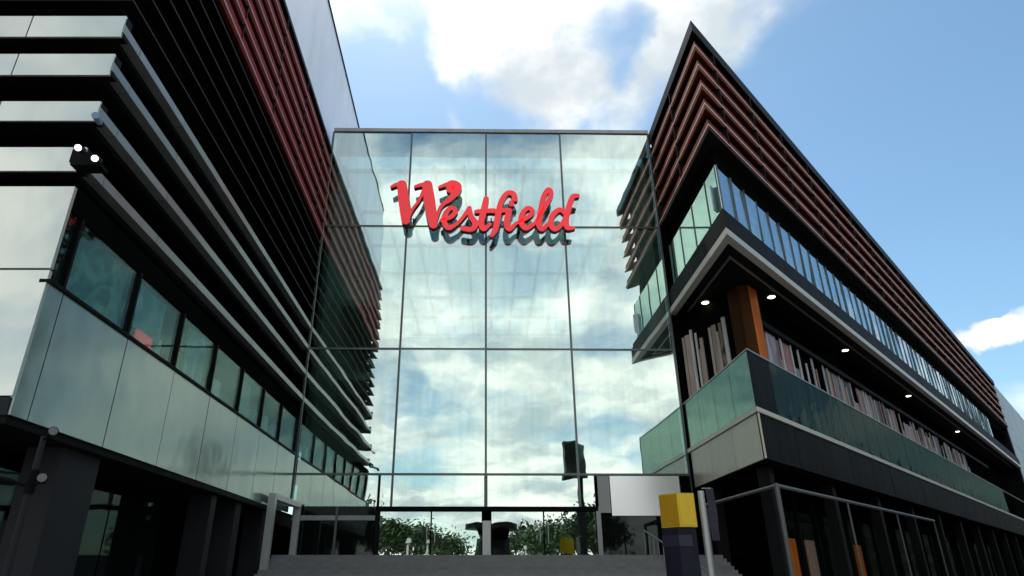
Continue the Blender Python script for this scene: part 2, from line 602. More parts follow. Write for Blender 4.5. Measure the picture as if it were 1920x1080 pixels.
# podium panels: pale on the front, green grey along the side
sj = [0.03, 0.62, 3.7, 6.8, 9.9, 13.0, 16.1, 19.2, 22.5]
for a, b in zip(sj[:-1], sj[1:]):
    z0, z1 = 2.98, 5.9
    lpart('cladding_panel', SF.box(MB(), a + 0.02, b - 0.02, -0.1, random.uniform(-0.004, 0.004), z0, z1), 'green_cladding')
    lpart('window_pane', SF.box(MB(), a + 0.05, b - 0.05, -0.14, -0.1, 6.0, 7.8), 'shop_glass')
    lpart('window_mullion', SF.box(MB(), b - 0.05, b + 0.05, -0.2, -0.02, 5.98, 7.84), 'black_metal')
lpart('window_sill', SF.box(MB(), 0.0, 22.6, -0.2, 0.06, 5.905, 5.985), 'charcoal')
lpart('window_poster', SF.box(MB(), 0.75, 3.5, -0.34, -0.3, 6.0, 7.8), 'plant_print', 'dark leafy print behind the first window')
lpart('window_poster', SF.box(MB(), 4.1, 6.0, -0.34, -0.3, 6.5, 7.8), 'blue_print', 'blue print behind the second window')
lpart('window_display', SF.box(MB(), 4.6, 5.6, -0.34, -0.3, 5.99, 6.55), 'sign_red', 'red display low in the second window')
lpart('window_poster', SF.box(MB(), 8.0, 9.6, -0.34, -0.3, 6.0, 7.8), 'blue_print')
lpart('window_poster', SF.box(MB(), 13.4, 15.0, -0.34, -0.3, 6.1, 7.6), 'slat_grey')
for k in range(9):
    s = 6.5 + k * 1.7
    lpart('window_display', SF.box(MB(), s, s + random.uniform(0.3, 0.9), -0.9, -0.6, 5.99, random.uniform(6.5, 7.4)), random.choice(['slat_white', 'slat_dark', 'blind_blue', 'slat_pink']))
fj = [34.34 - x for x in (0.02, 2.55, 5.4, 8.4, 11.4, 14.4)]
for b, a in zip(fj[:-1], fj[1:]):
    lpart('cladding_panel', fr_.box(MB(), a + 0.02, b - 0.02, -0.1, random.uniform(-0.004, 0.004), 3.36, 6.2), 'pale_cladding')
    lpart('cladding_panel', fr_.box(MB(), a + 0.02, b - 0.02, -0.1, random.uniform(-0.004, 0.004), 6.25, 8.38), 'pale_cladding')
lpart('wall', fr_.box(MB(), 15, 34.2, -0.3, -0.12, 2.96, 8.44), 'charcoal')
lpart('soffit_edge', fr_.box(MB(), 15, 34.28, -0.1, -0.01, 2.96, 3.33), 'grey_pier')
# four pale bands
bands = [(8.82, 9.5), (10.3, 10.9), (11.75, 12.45), (13.05, 13.78)]
for z0, z1 in bands:
    lpart('band_core', MB().sweep(lpath, [(-0.9, z0 + 0.06), (-0.31, z0 + 0.02), (-0.31, z1 - 0.02), (-0.9, z1 - 0.02)]), 'charcoal')
    for b, a in zip(fj[:-1], fj[1:]):
        lpart('band_panel', fr_.box(MB(), a + 0.02, b - 0.02, -0.06, random.uniform(-0.003, 0.004), z0, z1), 'pale_cladding')
    lpart('band_core', fr_.box(MB(), 15, 34.33, -0.305, -0.065, z0 + 0.03, z1 - 0.03), 'charcoal')
    ss = [0.0] + [0.9 + 3.1 * k for k in range(11)]
    for a, b in zip(ss[:-1], ss[1:]):
        if a < sd_.L - 1:
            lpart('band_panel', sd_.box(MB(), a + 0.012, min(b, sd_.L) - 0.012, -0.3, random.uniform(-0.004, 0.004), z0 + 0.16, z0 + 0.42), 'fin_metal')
# dark louvres, red louvres
for k in range(6):
    z = 14.35 + k * 0.88
    lpart('louvre', MB().sweep(lpath, [(-0.5, z + 0.2), (0.0, z), (0.0, z + 0.07), (-0.5, z + 0.27)]), 'bronze')
nred = 6
pit = (25.75 - 19.55) / nred
for k in range(nred):
    z = 19.55 + k * pit
    lpart('red_louvre', MB().sweep(lpath, [(-0.3, z + 0.1), (-0.0, z + 0.06), (-0.04, z + 0.55), (-0.12, z + 0.55)]), 'red_board')
    lpart('louvre_lip', MB().sweep(lpath, [(-0.08, z - 0.05), (0.05, z - 0.05), (0.05, z + 0.055), (-0.08, z + 0.055)]), 'rose_lip')
for k in range(7):
    s0 = 2.2 + k * 4.6
    lpart('louvre_bracket', sd_.box(MB(), s0, s0 + 0.06, -0.3, 0.015, 19.6, 25.7), 'bronze')
lpart('coping', MB().sweep(lpath, [(-0.6, 25.72), (0.02, 25.72), (0.02, 25.95), (-0.6, 25.95)]), 'bronze')
lpart('wall', block(lpath, -0.45, 25.96, 34.9, lback), 'charcoal')
for k in range(4):
    a = k * 8.3
    b = min(a + 8.3, sd_.L)
    if b - a > 0.5:
        lpart('wall_panel', sd_.box(MB(), a + 0.01, b - 0.01, -0.44, -0.36, 25.97, 34.9), 'lilac_metal')
lpart('coping', MB().sweep(lpath, [(-0.8, 34.905), (-0.3, 34.905), (-0.3, 35.1), (-0.8, 35.1)]), 'charcoal')
# ground floor piers and shutters under the podium
for s, wd in ((2.7, 1.7), (12.6, 0.5), (15.4, 0.7), (19.3, 0.6)):
    lpart('pier', SF.box(MB(), s, s + wd, -1.2, -0.35, GZ + 0.002, 2.79), 'grey_pier')
for k in range(5):
    s = 3.0 + k * 1.9
    lpart('shop_window', SF.box(MB(), s + 0.05, s + 1.85, -2.12, -2.05, GZ + 0.3, 2.5), 'dark_glass')

# ------------------------------------------------------------------ central atrium
nf = Vector((-0.0128, 1)).normalized()
FA = Vector((-10.33, 36 - 10.33 * 0.0128))
FB = Vector((11.30, 36 + 11.30 * 0.0128))
fc = Face(FA, FB)


def sx(X):
    return X + 10.33


at = thing('glass_atrium', 'tall central glass entrance front joining the two dark buildings', 'glass building', (0.4, 36, TZ))


def apart(name, mb, mat, label=None, parent=None):
    return obj(name, mb, M[mat], parent or at, label)


cols = [-10.33, -5.03, -0.03, 4.97, 10.98]
rows = [4.97, 12.05, 20.2, 27.45]


def pane(x0, x1, z0, z1, mat='facade_glass', name='glass_pane', tilt=0.004):
    """one pane, set a hair out of true as real glazing is"""
    cx, cz = (x0 + x1) / 2, (z0 + z1) / 2
    c = fc.pt(sx(cx), 0.0, cz)
    u = Vector((fc.d.x, fc.d.y, 0))
    n = Vector((fc.n.x, fc.n.y, 0))
    zv = Vector((0, 0, 1))
    u2 = (u + n * random.uniform(-tilt, tilt)).normalized()
    z2 = (zv + n * random.uniform(-tilt, tilt)).normalized()
    n2 = u2.cross(z2).normalized()
    return apart(name, MB().obb(c, u2 * (x1 - x0) / 2, n2 * 0.012, z2 * (z1 - z0) / 2), mat)


for i in range(4):
    for j in range(3):
        pane(cols[i] + 0.05, cols[i + 1] - 0.05, rows[j] + 0.05, rows[j + 1] - 0.05)
for x in cols:
    apart('mullion', fc.box(MB(), sx(x) - 0.06, sx(x) + 0.06, -0.22, 0.05, 3.3, 27.45), 'mullion_metal')
for z in rows[:-1]:
    apart('transom', fc.box(MB(), sx(-10.3), sx(10.95), -0.2, 0.045, z - 0.055, z + 0.055), 'mullion_metal')
apart('coping', fc.box(MB(), sx(-10.3), sx(11.0), -0.9, 0.12, 27.46, 27.72), 'grey_metal')
apart('roof_beam', fc.box(MB(), sx(-10.2), sx(10.9), -0.9, -0.4, 26.1, 27.4), 'inner_grey')
# row above the doors
for x0, x1 in ((-10.28, -5.8), (-5.66, -0.12), (0.06, 5.78), ):
    pane(x0, x1, 3.32, 4.9)
apart('fascia_panel', fc.box(MB(), sx(6.62), sx(10.35), 0.02, 0.1, 2.86, 4.88), 'frosted_white', 'white frosted panel over the right hand entrance')
apart('fascia_panel', fc.box(MB(), sx(5.95), sx(6.58), 0.02, 0.09, 3.0, 4.88), 'inner_grey')
apart('fascia_panel', fc.box(MB(), sx(10.4), sx(10.95), 0.02, 0.09, TZ, 4.88), 'dark_wall')
apart('door_head', fc.box(MB(), sx(-5.8), sx(5.9), -0.15, 0.12, 3.1, 3.3), 'black_metal')
apart('door_post', fc.box(MB(), sx(-5.8), sx(-5.62), -0.15, 0.1, TZ, 3.09), 'charcoal')
apart('door_post', fc.box(MB(), sx(5.78), sx(6.02), -0.15, 0.1, TZ, 3.29), 'grey_metal')
apart('door_post', fc.box(MB(), sx(-0.2), sx(0.22), -0.1, 0.16, TZ, 2.6), 'light_metal', 'pale central door post')
apart('door_post', fc.box(MB(), sx(-7.9), sx(-7.78), -0.1, 0.08, TZ, 3.3), 'mullion_metal')
for x0, x1 in ((-5.6, -2.9), (-2.88, -0.22), (0.24, 3.0), (3.02, 5.76)):
    d = apart('door', fc.box(MB(), sx(x0) + 0.03, sx(x1) - 0.03, -0.03, 0.0, TZ + 0.05, 3.05), 'facade_glass')
    for xa, xb in ((x0 + 0.001, x0 + 0.029), (x1 - 0.029, x1 - 0.001)):
        apart('door_jamb', fc.box(MB(), sx(xa), sx(xb), -0.05, 0.03, TZ + 0.01, 3.08), 'charcoal', None, d)
    hx = x0 + 0.2 if x0 in (-2.88, 3.02) else x1 - 0.2
    apart('handle', MB().tube(fc.pt(sx(hx), 0.07, TZ + 0.7), fc.pt(sx(hx), 0.07, TZ + 1.6), 0.025), 'light_metal', None, d)
for x0, x1 in ((-10.2, -7.9), (-7.78, -5.82)):
    apart('side_window', fc.box(MB(), sx(x0) + 0.02, sx(x1) - 0.02, -0.03, 0.0, TZ + 0.02, 2.6), 'dark_glass')
    apart('side_transom', fc.box(MB(), sx(x0) + 0.01, sx(x1) - 0.01, -0.1, 0.07, 2.62, 2.86), 'grey_metal')
    apart('side_window', fc.box(MB(), sx(x0) + 0.02, sx(x1) - 0.02, -0.03, 0.0, 2.88, 3.3), 'dark_glass')
apart('side_window', fc.box(MB(), sx(6.04), sx(10.38), -0.03, 0.0, TZ + 0.02, 2.84), 'dark_glass')
# behind the glass
apart('floor', MB().box(-10.0, 11.0, 36.4, 72, GZ, TZ - 0.02), 'charcoal')
apart('wall', MB().box(-10.24, -9.9, 36.5, 72, TZ, 25.9), 'inner_wall', 'pale inside wall at left')
apart('wall', MB().box(10.6, 10.95, 36.6, 72, TZ, 25.9), 'inner_grey', 'pale inside wall at right')
apart('wall', MB().box(-9.85, 10.55, 71.6, 72, TZ, 25.5), 'inner_wall', 'end wall deep inside')
for lv in (6.4, 11.6, 16.8):
    for x0, x1 in ((-9.88, -6.6), (7.2, 10.58)):
        g = apart('gallery', MB().box(x0, x1, 41, 71.5, lv, lv + 0.5), 'inner_wall')
        xe = -6.6 if x0 < 0 else 7.2
        apart('gallery_rail', MB().box(xe - 0.04, xe + 0.04, 41, 71.5, lv + 0.52, lv + 1.55), 'teal_glass', None, g)
apart('lobby_ceiling', MB().box(-9.88, 10.58, 36.9, 47, 4.6, 4.95), 'charcoal')
apart('lobby_wall', MB().box(-9.88, 10.58, 46.6, 47, TZ, 4.59), 'dark_wall', 'dark lobby wall behind the doors')
apart('lobby_wall', MB().box(-9.88, -9.6, 36.9, 46.5, TZ, 4.59), 'charcoal')
rx = [-9.8 + 2.07 * k for k in range(10)] + [10.5]
ry = [38 + 5.6 * k for k in range(7)]
for x in rx:
    apart('rafter', MB().box(x - 0.1, x + 0.1, 37.6, 72, 25.5, 25.95), 'beam_grey')
for y in ry:
    for a, b in zip(rx[:-1], rx[1:]):
        apart('purlin', MB().box(a + 0.075, b - 0.075, y - 0.06, y + 0.06, 25.6, 25.9), 'beam_grey')
for y0, y1 in zip(ry[:-1], ry[1:]):
    apart('roof_pane', MB().box(-9.8, 10.5, y0 + 0.02, y1 - 0.02, 25.97, 26.0), 'roof_glass')
for x0, x1, mt in ((-9, -7.2, 'slat_beige'), (6.6, 8.6, 'leaf_wall')):
    apart('shop_front', MB().box(x0, x1, 44, 44.4, TZ, 4.2), mt)
# dark return that closes the front against the right building
apart('end_wall', MB().box(11.05, 13.4, 36.42, 36.8, TZ, 26.6), 'dark_wall')

# ------------------------------------------------------------------ lettering
sg = thing('lettering_sign', 'large red script word standing off the upper glass front', 'sign', (0, 35.2, 21.5))
KS = 12.17 / 1794 * 0.972


def P2(x, y):
    return ((x - 76) * KS - 6.01, (23.39 - (y - 126) * 3.76 / 480) * 0.972)


def spline(pts, n=9):
    out_ = []
    P = [pts[0]] + list(pts) + [pts[-1]]
    for i in range(1, len(P) - 2):
        for k in range(n):
            t = k / n
            r = []
            for c in range(3):
                p0, p1, p2, p3 = P[i - 1][c], P[i][c], P[i + 1][c], P[i + 2][c]
                r.append(0.5 * (2 * p1 + (p2 - p0) * t + (2 * p0 - 5 * p1 + 4 * p2 - p3) * t * t + (3 * p1 - p0 - 3 * p2 + p3) * t ** 3))
            out_.append(r)
    out_.append(list(pts[-1]))
    return out_


letters = [
    ('W', [[(72, 150, 20), (120, 128, 34), (175, 132, 60)], [(172, 128, 84), (200, 290, 90), (228, 470, 74)],
           [(232, 480, 34), (285, 370, 24), (350, 270, 24), (398, 140, 30)], [(300, 148, 22), (350, 132, 34), (410, 130, 50)],
           [(418, 130, 86), (450, 310, 96), (490, 510, 70)], [(495, 520, 36), (550, 350, 26), (640, 270, 44), (690, 205, 60)],
           [(690, 215, 66), (702, 150, 84), (650, 128, 80), (640, 175, 70)], [(535, 152, 22), (590, 132, 34), (640, 125, 60)]]),
    ('e', [[(560, 470, 26), (650, 440, 36), (694, 385, 40), (655, 352, 36), (604, 400, 42), (590, 480, 46), (634, 540, 42), (712, 500, 26)]]),
    ('s', [[(712, 505, 26), (775, 430, 30), (826, 356, 40)], [(826, 360, 40), (842, 430, 46), (884, 500, 50), (850, 552, 42), (768, 544, 44)], [(884, 520, 26), (920, 480, 24)]]),
    ('t', [[(985, 268, 48), (962, 380, 54), (938, 490, 50), (962, 550, 42), (1022, 506, 26)], [(890, 388, 32), (960, 382, 40), (1060, 380, 40)]]),
    ('f', [[(1262, 268, 46), (1240, 214, 46), (1180, 216, 40), (1126, 300, 46), (1096, 430, 52), (1072, 550, 48), (1034, 610, 28)], [(1050, 384, 36), (1130, 378, 38), (1190, 374, 30)]]),
    ('i', [[(1202, 378, 50), (1178, 490, 50), (1202, 550, 42), (1262, 500, 26)], [(1224, 306, 46), (1228, 318, 46)]]),
    ('e', [[(1262, 500, 26), (1380, 440, 36), (1424, 388, 40), (1384, 354, 36), (1332, 400, 42), (1312, 480, 46), (1356, 544, 42), (1440, 500, 26)]]),
    ('l', [[(1440, 500, 26), (1540, 350, 32), (1606, 230, 42), (1584, 176, 40), (1534, 250, 44), (1496, 410, 50), (1478, 500, 48), (1508, 552, 40), (1580, 490, 26)]]),
    ('d', [[(1736, 410, 34), (1684, 370, 40), (1616, 420, 46), (1590, 500, 46), (1626, 552, 42), (1690, 510, 34), (1738, 420, 30)],
           [(1862, 236, 34), (1812, 248, 44), (1768, 350, 50), (1738, 460, 50), (1744, 536, 44), (1806, 540, 24)]]),
]
yk = 0
for ch, strokes in letters:
    front, back = MB(), MB()
    for st in strokes:
        pts = spline(st)
        yk += 1
        y0 = 34.98 + 0.004 * (yk % 6)
        L_, R_ = [], []
        for i, p in enumerate(pts):
            a = P2(*pts[max(0, i - 1)][:2])
            b = P2(*pts[min(len(pts) - 1, i + 1)][:2])
            d = Vector((b[0] - a[0], b[1] - a[1]))
            d = d.normalized() if d.length > 1e-6 else Vector((0, 1))
            n = Vector((-d.y, d.x))
            c = Vector(P2(p[0], p[1]))
            h = p[2] * KS * 0.56
            L_.append(c + n * h)
            R_.append(c - n * h)
        # round ends
        def cap(c, d, h):
            n = Vector((-d.y, d.x))
            return [c + n * (h * math.cos(a)) + d * (h * math.sin(a)) for a in [math.pi * k / 8 for k in range(1, 8)]]
        d1 = (Vector(P2(*pts[-1][:2])) - Vector(P2(*pts[-2][:2]))).normalized()
        d0 = (Vector(P2(*pts[0][:2])) - Vector(P2(*pts[1][:2]))).normalized()
        endc = cap(Vector(P2(*pts[-1][:2])), d1, pts[-1][2] * KS * 0.56)
        stc = cap(Vector(P2(*pts[0][:2])), d0, pts[0][2] * KS * 0.56)
        for mb, ya, yb in ((front, y0, y0 + 0.08), (back, y0 + 0.082, y0 + 0.42)):
            m = len(pts)
            vs = []
            for i in range(m):
                for q in (L_[i], R_[i]):
                    vs += [(q.x, ya, q.y), (q.x, yb, q.y)]
            fs = []
            for i in range(m - 1):
                a, b = i * 4, (i + 1) * 4
                fs += [(a, b, b + 2, a + 2), (a + 1, a + 3, b + 3, b + 1), (a, a + 1, b + 1, b), (a + 2, b + 2, b + 3, a + 3)]
            mb.add(vs, fs)
            for cc, q0, q1 in ((endc, L_[-1], R_[-1]), (stc, R_[0], L_[0])):
                loop = [q0] + cc + [q1]
                mb.add([(q.x, ya, q.y) for q in loop] + [(q.x, yb, q.y) for q in loop],
                       [tuple(range(len(loop))), tuple(range(2 * len(loop) - 1, len(loop) - 1, -1))] +
                       [(i, len(loop) + i, len(loop) + i + 1, i + 1) for i in range(len(loop) - 1)])
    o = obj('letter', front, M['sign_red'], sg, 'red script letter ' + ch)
    obj('letter_return', back, M['sign_return'], o)
for x in (-4.6, -2.2, 0.3, 2.6, 4.9):
    obj('sign_bracket', MB().box(x - 0.04, x + 0.04, 35.4, 35.95, 20.4, 20.48), M['black_metal'], sg)

# ------------------------------------------------------------------ right building
RA, RP = (11.05, 36.35), (11.05, 26.2)
rd = Vector((67.2, 71.1)).normalized()
RB = (RP[0] + rd.x * 98, RP[1] + rd.y * 98)
rpath = [RA, RP, RB]
rl, rr = Face(RA, RP), Face(RP, RB)
rback = [(RB[0] - 26, RB[1] + 26), (RA[0] + 8, RA[1] + 24)]
rb = thing('shopping_building', 'sharp cornered building at right with brick red louvres, lit soffit and glass balcony', 'building', (RP[0] + 6, RP[1] + 12, GZ))


def rpart(name, mb, mat, label=None, parent=None):
    return obj(name, mb, M[mat], parent or rb, label)


rpart('wall', block(rpath, -0.6, 18.7, 26.9, rback), 'dark_wall', 'dark wall behind the louvres')
rpart('coping', MB().sweep(rpath, [(-0.6, 26.92), (0.03, 26.72), (0.03, 27.4), (-0.6, 27.4)]), 'bronze')
tz = [25.6, 24.3, 23.0, 21.75, 20.45]
for z in tz:
    rpart('red_louvre', MB().sweep(rpath, [(-0.35, z + 0.12), (-0.02, z + 0.09), (-0.05, z + 0.5), (-0.1, z + 0.5)]), 'brick_red_board')
    rpart('louvre_lip', MB().sweep(rpath, [(-0.1, z + 0.0), (0.03, z + 0.0), (0.03, z + 0.1), (-0.1, z + 0.1)]), 'pink_lip')
for k in range(20):
    s0 = 2.4 + k * 4.9
    rpart('louvre_bracket', rr.box(MB(), s0, s0 + 0.07, -0.3, 0.02, 20.42, 26.7), 'bronze')
for s0 in (0.6, 5.2):
    rpart('louvre_bracket', rl.box(MB(), s0, s0 + 0.07, -0.3, 0.02, 20.42, 26.7), 'bronze')
rpart('soffit', MB().sweep(rpath, [(-0.62, 20.2), (-0.02, 20.26), (-0.02, 20.4), (-0.62, 20.4)]), 'bronze')
# glazed storey
rpart('wall', block(rpath, -2.2, 15.8, 18.7, rback), 'inner_grey', 'room wall behind the glazed storey')
rpart('floor_slab', block(rpath, -0.05, 15.55, 15.79, rback), 'charcoal')
for k in range(4):
    s0 = 0.1 + k * 2.33
    rpart('window_pane', rl.box(MB(), s0 + 0.6 + 0.03, min(s0 + 0.6 + 2.28, 9.34), -0.34, -0.3, 15.85, 18.66), 'teal_glass')
    rpart('window_mullion', rl.box(MB(), s0 + 0.57, s0 + 0.625, -0.4, -0.26, 15.82, 18.68), 'mullion_metal')
s = 0.84
while s < 78:
    c = rr.pt(s + 0.8, -0.32, 17.2)
    u = (Vector((rr.d.x, rr.d.y, 0)) + Vector((rr.n.x, rr.n.y, 0)) * random.uniform(-0.03, 0.03)).normalized()
    zt = (Vector((0, 0, 1)) + Vector((rr.n.x, rr.n.y, 0)) * random.uniform(-0.03, 0.03)).normalized()
    n2 = u.cross(zt).normalized()
    rpart('window_pane', MB().obb(c, u * 0.785, n2 * 0.012, zt * 1.38), 'blue_glass')
    rpart('window_mullion', rr.box(MB(), s - 0.012, s + 0.012, -0.42, -0.24, 15.82, 18.68), 'mullion_metal')
    if s < 46:
        q = 0.06
        while q < 1.4:
            h = random.choice((0.5, 0.9, 1.4, 1.9, 2.6))
            wq = random.uniform(0.2, 0.6)
            z0 = random.choice((18.66 - h, 15.85, 16.3))
            rpart('blind', rr.box(MB(), s + q, min(s + q + wq, s + 1.55), -0.8, -0.74, z0, z0 + h if z0 < 16.5 else 18.66), random.choice(['blind_white', 'blind_blue', 'blind_pale', 'blind_white', 'blind_navy', 'blind_navy']))
            q += wq + random.uniform(0.02, 0.25)
    s += 1.6
# ledge with its pale lower edge and the lit soffit
rpart('ledge', block(rpath, 0.0, 14.66, 15.54, rback), 'charcoal')
rpart('ledge_trim', MB().sweep(rpath, [(-0.35, 14.3), (0.03, 14.3), (0.03, 14.64), (-0.35, 14.64)]), 'pale_trim')
rpart('soffit', block(rpath, -0.36, 14.38, 14.64, rback), 'charcoal')
rpart('soffit_trim', MB().sweep(rpath, [(-1.0, 14.3), (-0.9, 14.3), (-0.9, 14.375), (-1.0, 14.375)]), 'grey_metal')


def downlight(p):
    rim = rpart('ceiling_light', MB().tube((p.x, p.y, 14.28), (p.x, p.y, 14.375), 0.24, 0.24, 16), 'light_metal')
    obj('lamp_lens', MB().tube((p.x, p.y, 14.262), (p.x, p.y, 14.278), 0.19, 0.19, 16), M['downlight'], rim)


for sdist in (8.7, 21.7, 39, 60):
    downlight(rr.pt(sdist, -1.4, 14))
downlight(Vector((12.55, 34.3, 14)))
# shop storey set back behind the balcony
q0 = rr.pt(6.5, -2.2, 0)
q1 = rr.pt(98, -2.2, 0)
rpart('wall', MB().prism([(11.6, 36.35), (q0.x, q0.y), (q1.x, q1.y)] + rback, 6.2, 14.37), 'dark_wall', 'dark shop wall behind the balcony')
s = 7.7
while s < 66:
    wdt = random.uniform(0.1, 0.24)
    rpart('slat', rr.box(MB(), s, s + wdt, -2.1, -2.03, 6.36, 12.5 - random.choice((0, 0, 0.25, 0.6))), random.choice(['slat_white', 'slat_white', 'slat_beige', 'slat_white', 'slat_pink', 'slat_grey']))
    g = random.choice((0.4, 0.7, 1.0, 1.4))
    if random.random() < 0.8:
        z1 = random.choice((12.45, 12.45, 11.2, 11.9))
        rpart('shop_poster', rr.box(MB(), s + wdt + 0.02, s + wdt + g - 0.02, -2.16, -2.1, 6.6, z1), random.choice(['slat_pink', 'stock_print', 'slat_grey', 'lilac_print', 'slat_tan', 'lilac_print', 'red_print', 'slat_dark']))
    s += wdt + g
rpart('shop_head', rr.box(MB(), 7.6, 80, -2.1, -1.85, 12.52, 12.8), 'charcoal')
rd2 = Face((11.6, 36.35), (q0.x, q0.y))
s = 0.1
while s < rd2.L - 0.9:
    wdt = random.uniform(0.1, 0.22)
    rpart('slat', rd2.box(MB(), s, s + wdt, 0.06, 0.14, 6.36, 13.1 - random.choice((0, 0.3, 0.7))), random.choice(['slat_white', 'slat_beige', 'slat_white', 'slat_grey']))
    g = random.choice((0.2, 0.35, 0.5))
    if random.random() < 0.7:
        rpart('shop_poster', rd2.box(MB(), s + wdt + 0.02, s + wdt + g - 0.02, 0.01, 0.05, 6.6, random.choice((12.9, 11.8))), random.choice(['slat_beige', 'stock_print', 'lilac_print', 'slat_white']))
    s += wdt + g
rpart('column', MB().prism([(q0.x - 0.55, q0.y + 0.55), (q0.x - 0.3, q0.y - 0.25), (q0.x + 0.2, q0.y - 0.45), (q0.x + 1.0, q0.y + 0.4), (q0.x + 0.6, q0.y + 0.7)], 6.36, 14.37), 'orange_timber', 'orange timber column at the corner')
cf = Face((q0.x - 0.56, q0.y + 0.54), (q0.x - 0.3, q0.y - 0.26))  # dark boards added to paint shade onto the column's left side
rpart('column_shade', cf.box(MB(), 0.0, cf.L, 0.003, 0.04, 6.37, 14.36), 'shaded_timber', 'left side of the column with its shade painted dark brown')
cf = Face((q0.x - 0.3, q0.y - 0.26), (q0.x + 0.2, q0.y - 0.46))
rpart('column_shade', cf.box(MB(), 0.0, cf.L, 0.003, 0.03, 6.37, 14.36), 'shaded_timber', 'left side of the column with its shade painted dark brown')
# balcony
rpart('balcony_floor', block(rpath, -0.12, 6.08, 6.3, rback), 'charcoal')
rpart('balcony_edge', MB().sweep(rpath, [(-0.11, 6.1), (0.05, 6.1), (0.05, 6.3), (-0.11, 6.3)]), 'pale_trim')
for k in range(4):
    s0 = 0.6 + k * 2.36
    rpart('balustrade_panel', rl.box(MB(), s0 + 0.02, s0 + 2.34, -0.06, -0.03, 6.32, 8.75), 'balustrade_glass')
for k in range(30):
    s0 = 0.05 + k * 2.3
    rpart('balustrade_panel', rr.box(MB(), s0 + 0.02, s0 + 2.28, -0.06, -0.03, 6.32, 8.75), 'black_metal' if k == 0 else 'street_balustrade_glass', 'black corner panel' if k == 0 else None)
rpart('handrail', MB().sweep(rpath, [(-0.09, 8.77), (0.0, 8.77), (0.0, 8.83), (-0.09, 8.83)]), 'grey_metal')
# fascia under the balcony: light and shade put into the colour, beige inner face, black street face
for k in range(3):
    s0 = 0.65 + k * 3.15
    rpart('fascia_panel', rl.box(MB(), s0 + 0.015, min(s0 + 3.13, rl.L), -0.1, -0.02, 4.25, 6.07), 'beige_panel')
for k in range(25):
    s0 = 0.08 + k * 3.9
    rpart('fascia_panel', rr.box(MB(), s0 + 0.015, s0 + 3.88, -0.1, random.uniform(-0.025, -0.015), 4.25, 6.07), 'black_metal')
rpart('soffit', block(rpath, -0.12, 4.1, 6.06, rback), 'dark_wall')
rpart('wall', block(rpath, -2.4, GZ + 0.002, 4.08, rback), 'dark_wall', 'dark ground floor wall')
for k in range(28):
    s0 = 6.2 + k * 2.6
    rpart('shop_window', rr.box(MB(), s0 + 0.06, s0 + 2.4, -2.36, -2.3, GZ + 0.25, 2.9), 'dark_glass')
    rpart('shop_mullion', rr.box(MB(), s0 - 0.05, s0 + 0.05, -2.36, -2.2, GZ + 0.01, 4.05), 'charcoal')
for k in (0, 1, 4, 6):
    s0 = 6.4 + k * 2.6
    rpart('shop_display', rr.box(MB(), s0 + 0.3, s0 + 1.5, -2.28, -2.2, GZ + 0.3, 1.6), ['orange_timber', 'slat_tan', 'slat_grey', 'stock_print'][k % 4])
for k in range(12):
    s0 = 1.2 + k * 7.8
    rpart('pier', rr.box(MB(), s0, s0 + 0.5, -0.9, -0.4, GZ + 0.003, 4.09), 'black_pier')
rpart('pier', rl.box(MB(), 1.2, 1.8, -1.0, -0.4, GZ + 0.003, 4.09), 'black_pier')

# grey block beyond the louvres
gb = thing('grey_block', 'plain blue grey block at the far end of the louvred street front', 'building', (RB[0] + 10, RB[1] + 12, GZ))
eb = Face(RB, (RB[0] + rd.x * 46, RB[1] + rd.y * 46))
obj('wall', eb.box(MB(), 0.3, 46, -22, -0.3, GZ + 0.001, 27.2), M['charcoal'], gb)
for k in range(5):
    for j in range(3):
        obj('wall_panel', eb.box(MB(), 0.35 + k * 9, 9.25 + k * 9, -0.29, -0.18, 0.2 + j * 9 + 0.03, 9.2 + j * 9 - 0.03), M['end_metal'], gb)

# ------------------------------------------------------------------ street furniture
# glazed canopy frame round the right corner
cn = thing('canopy_frame', 'grey steel canopy frame standing round the right hand building corner', 'canopy', (RP[0], RP[1], GZ))
fo = 0.35
c0 = Vector(offset_pt(rpath, 0, fo))
c1 = Vector(offset_pt(rpath, 1, fo))
c1 = Vector((RP[0] + 0.0, RP[1] - 0.6))
ends = [(rl.pt(3.2, fo, 3.12), 'a'), (rr.pt(24, fo + 0.4, 3.12), 'b')]
for e, _ in ends:
    obj('canopy_beam', MB().tube((c1.x, c1.y, 3.12), e, 0.075, 0.075, 8), M['dim_metal'], cn)
obj('canopy_post', MB().tube((c1.x, c1.y, GZ), (c1.x, c1.y, 3.2), 0.085, 0.085, 10), M['dim_metal'], cn)
for f_ in (0.33, 0.66, 1.0):
    q = Vector((c1.x, c1.y, 3.1)).lerp(ends[1][0], f_)
    obj('canopy_post', MB().tube((q.x, q.y, GZ), (q.x, q.y, 3.1), 0.05, 0.05, 8), M['dim_metal'], cn)
q = ends[0][0]
obj('canopy_post', MB().tube((q.x, q.y, GZ), (q.x, q.y, 3.1), 0.05, 0.05, 8), M['dim_metal'], cn)

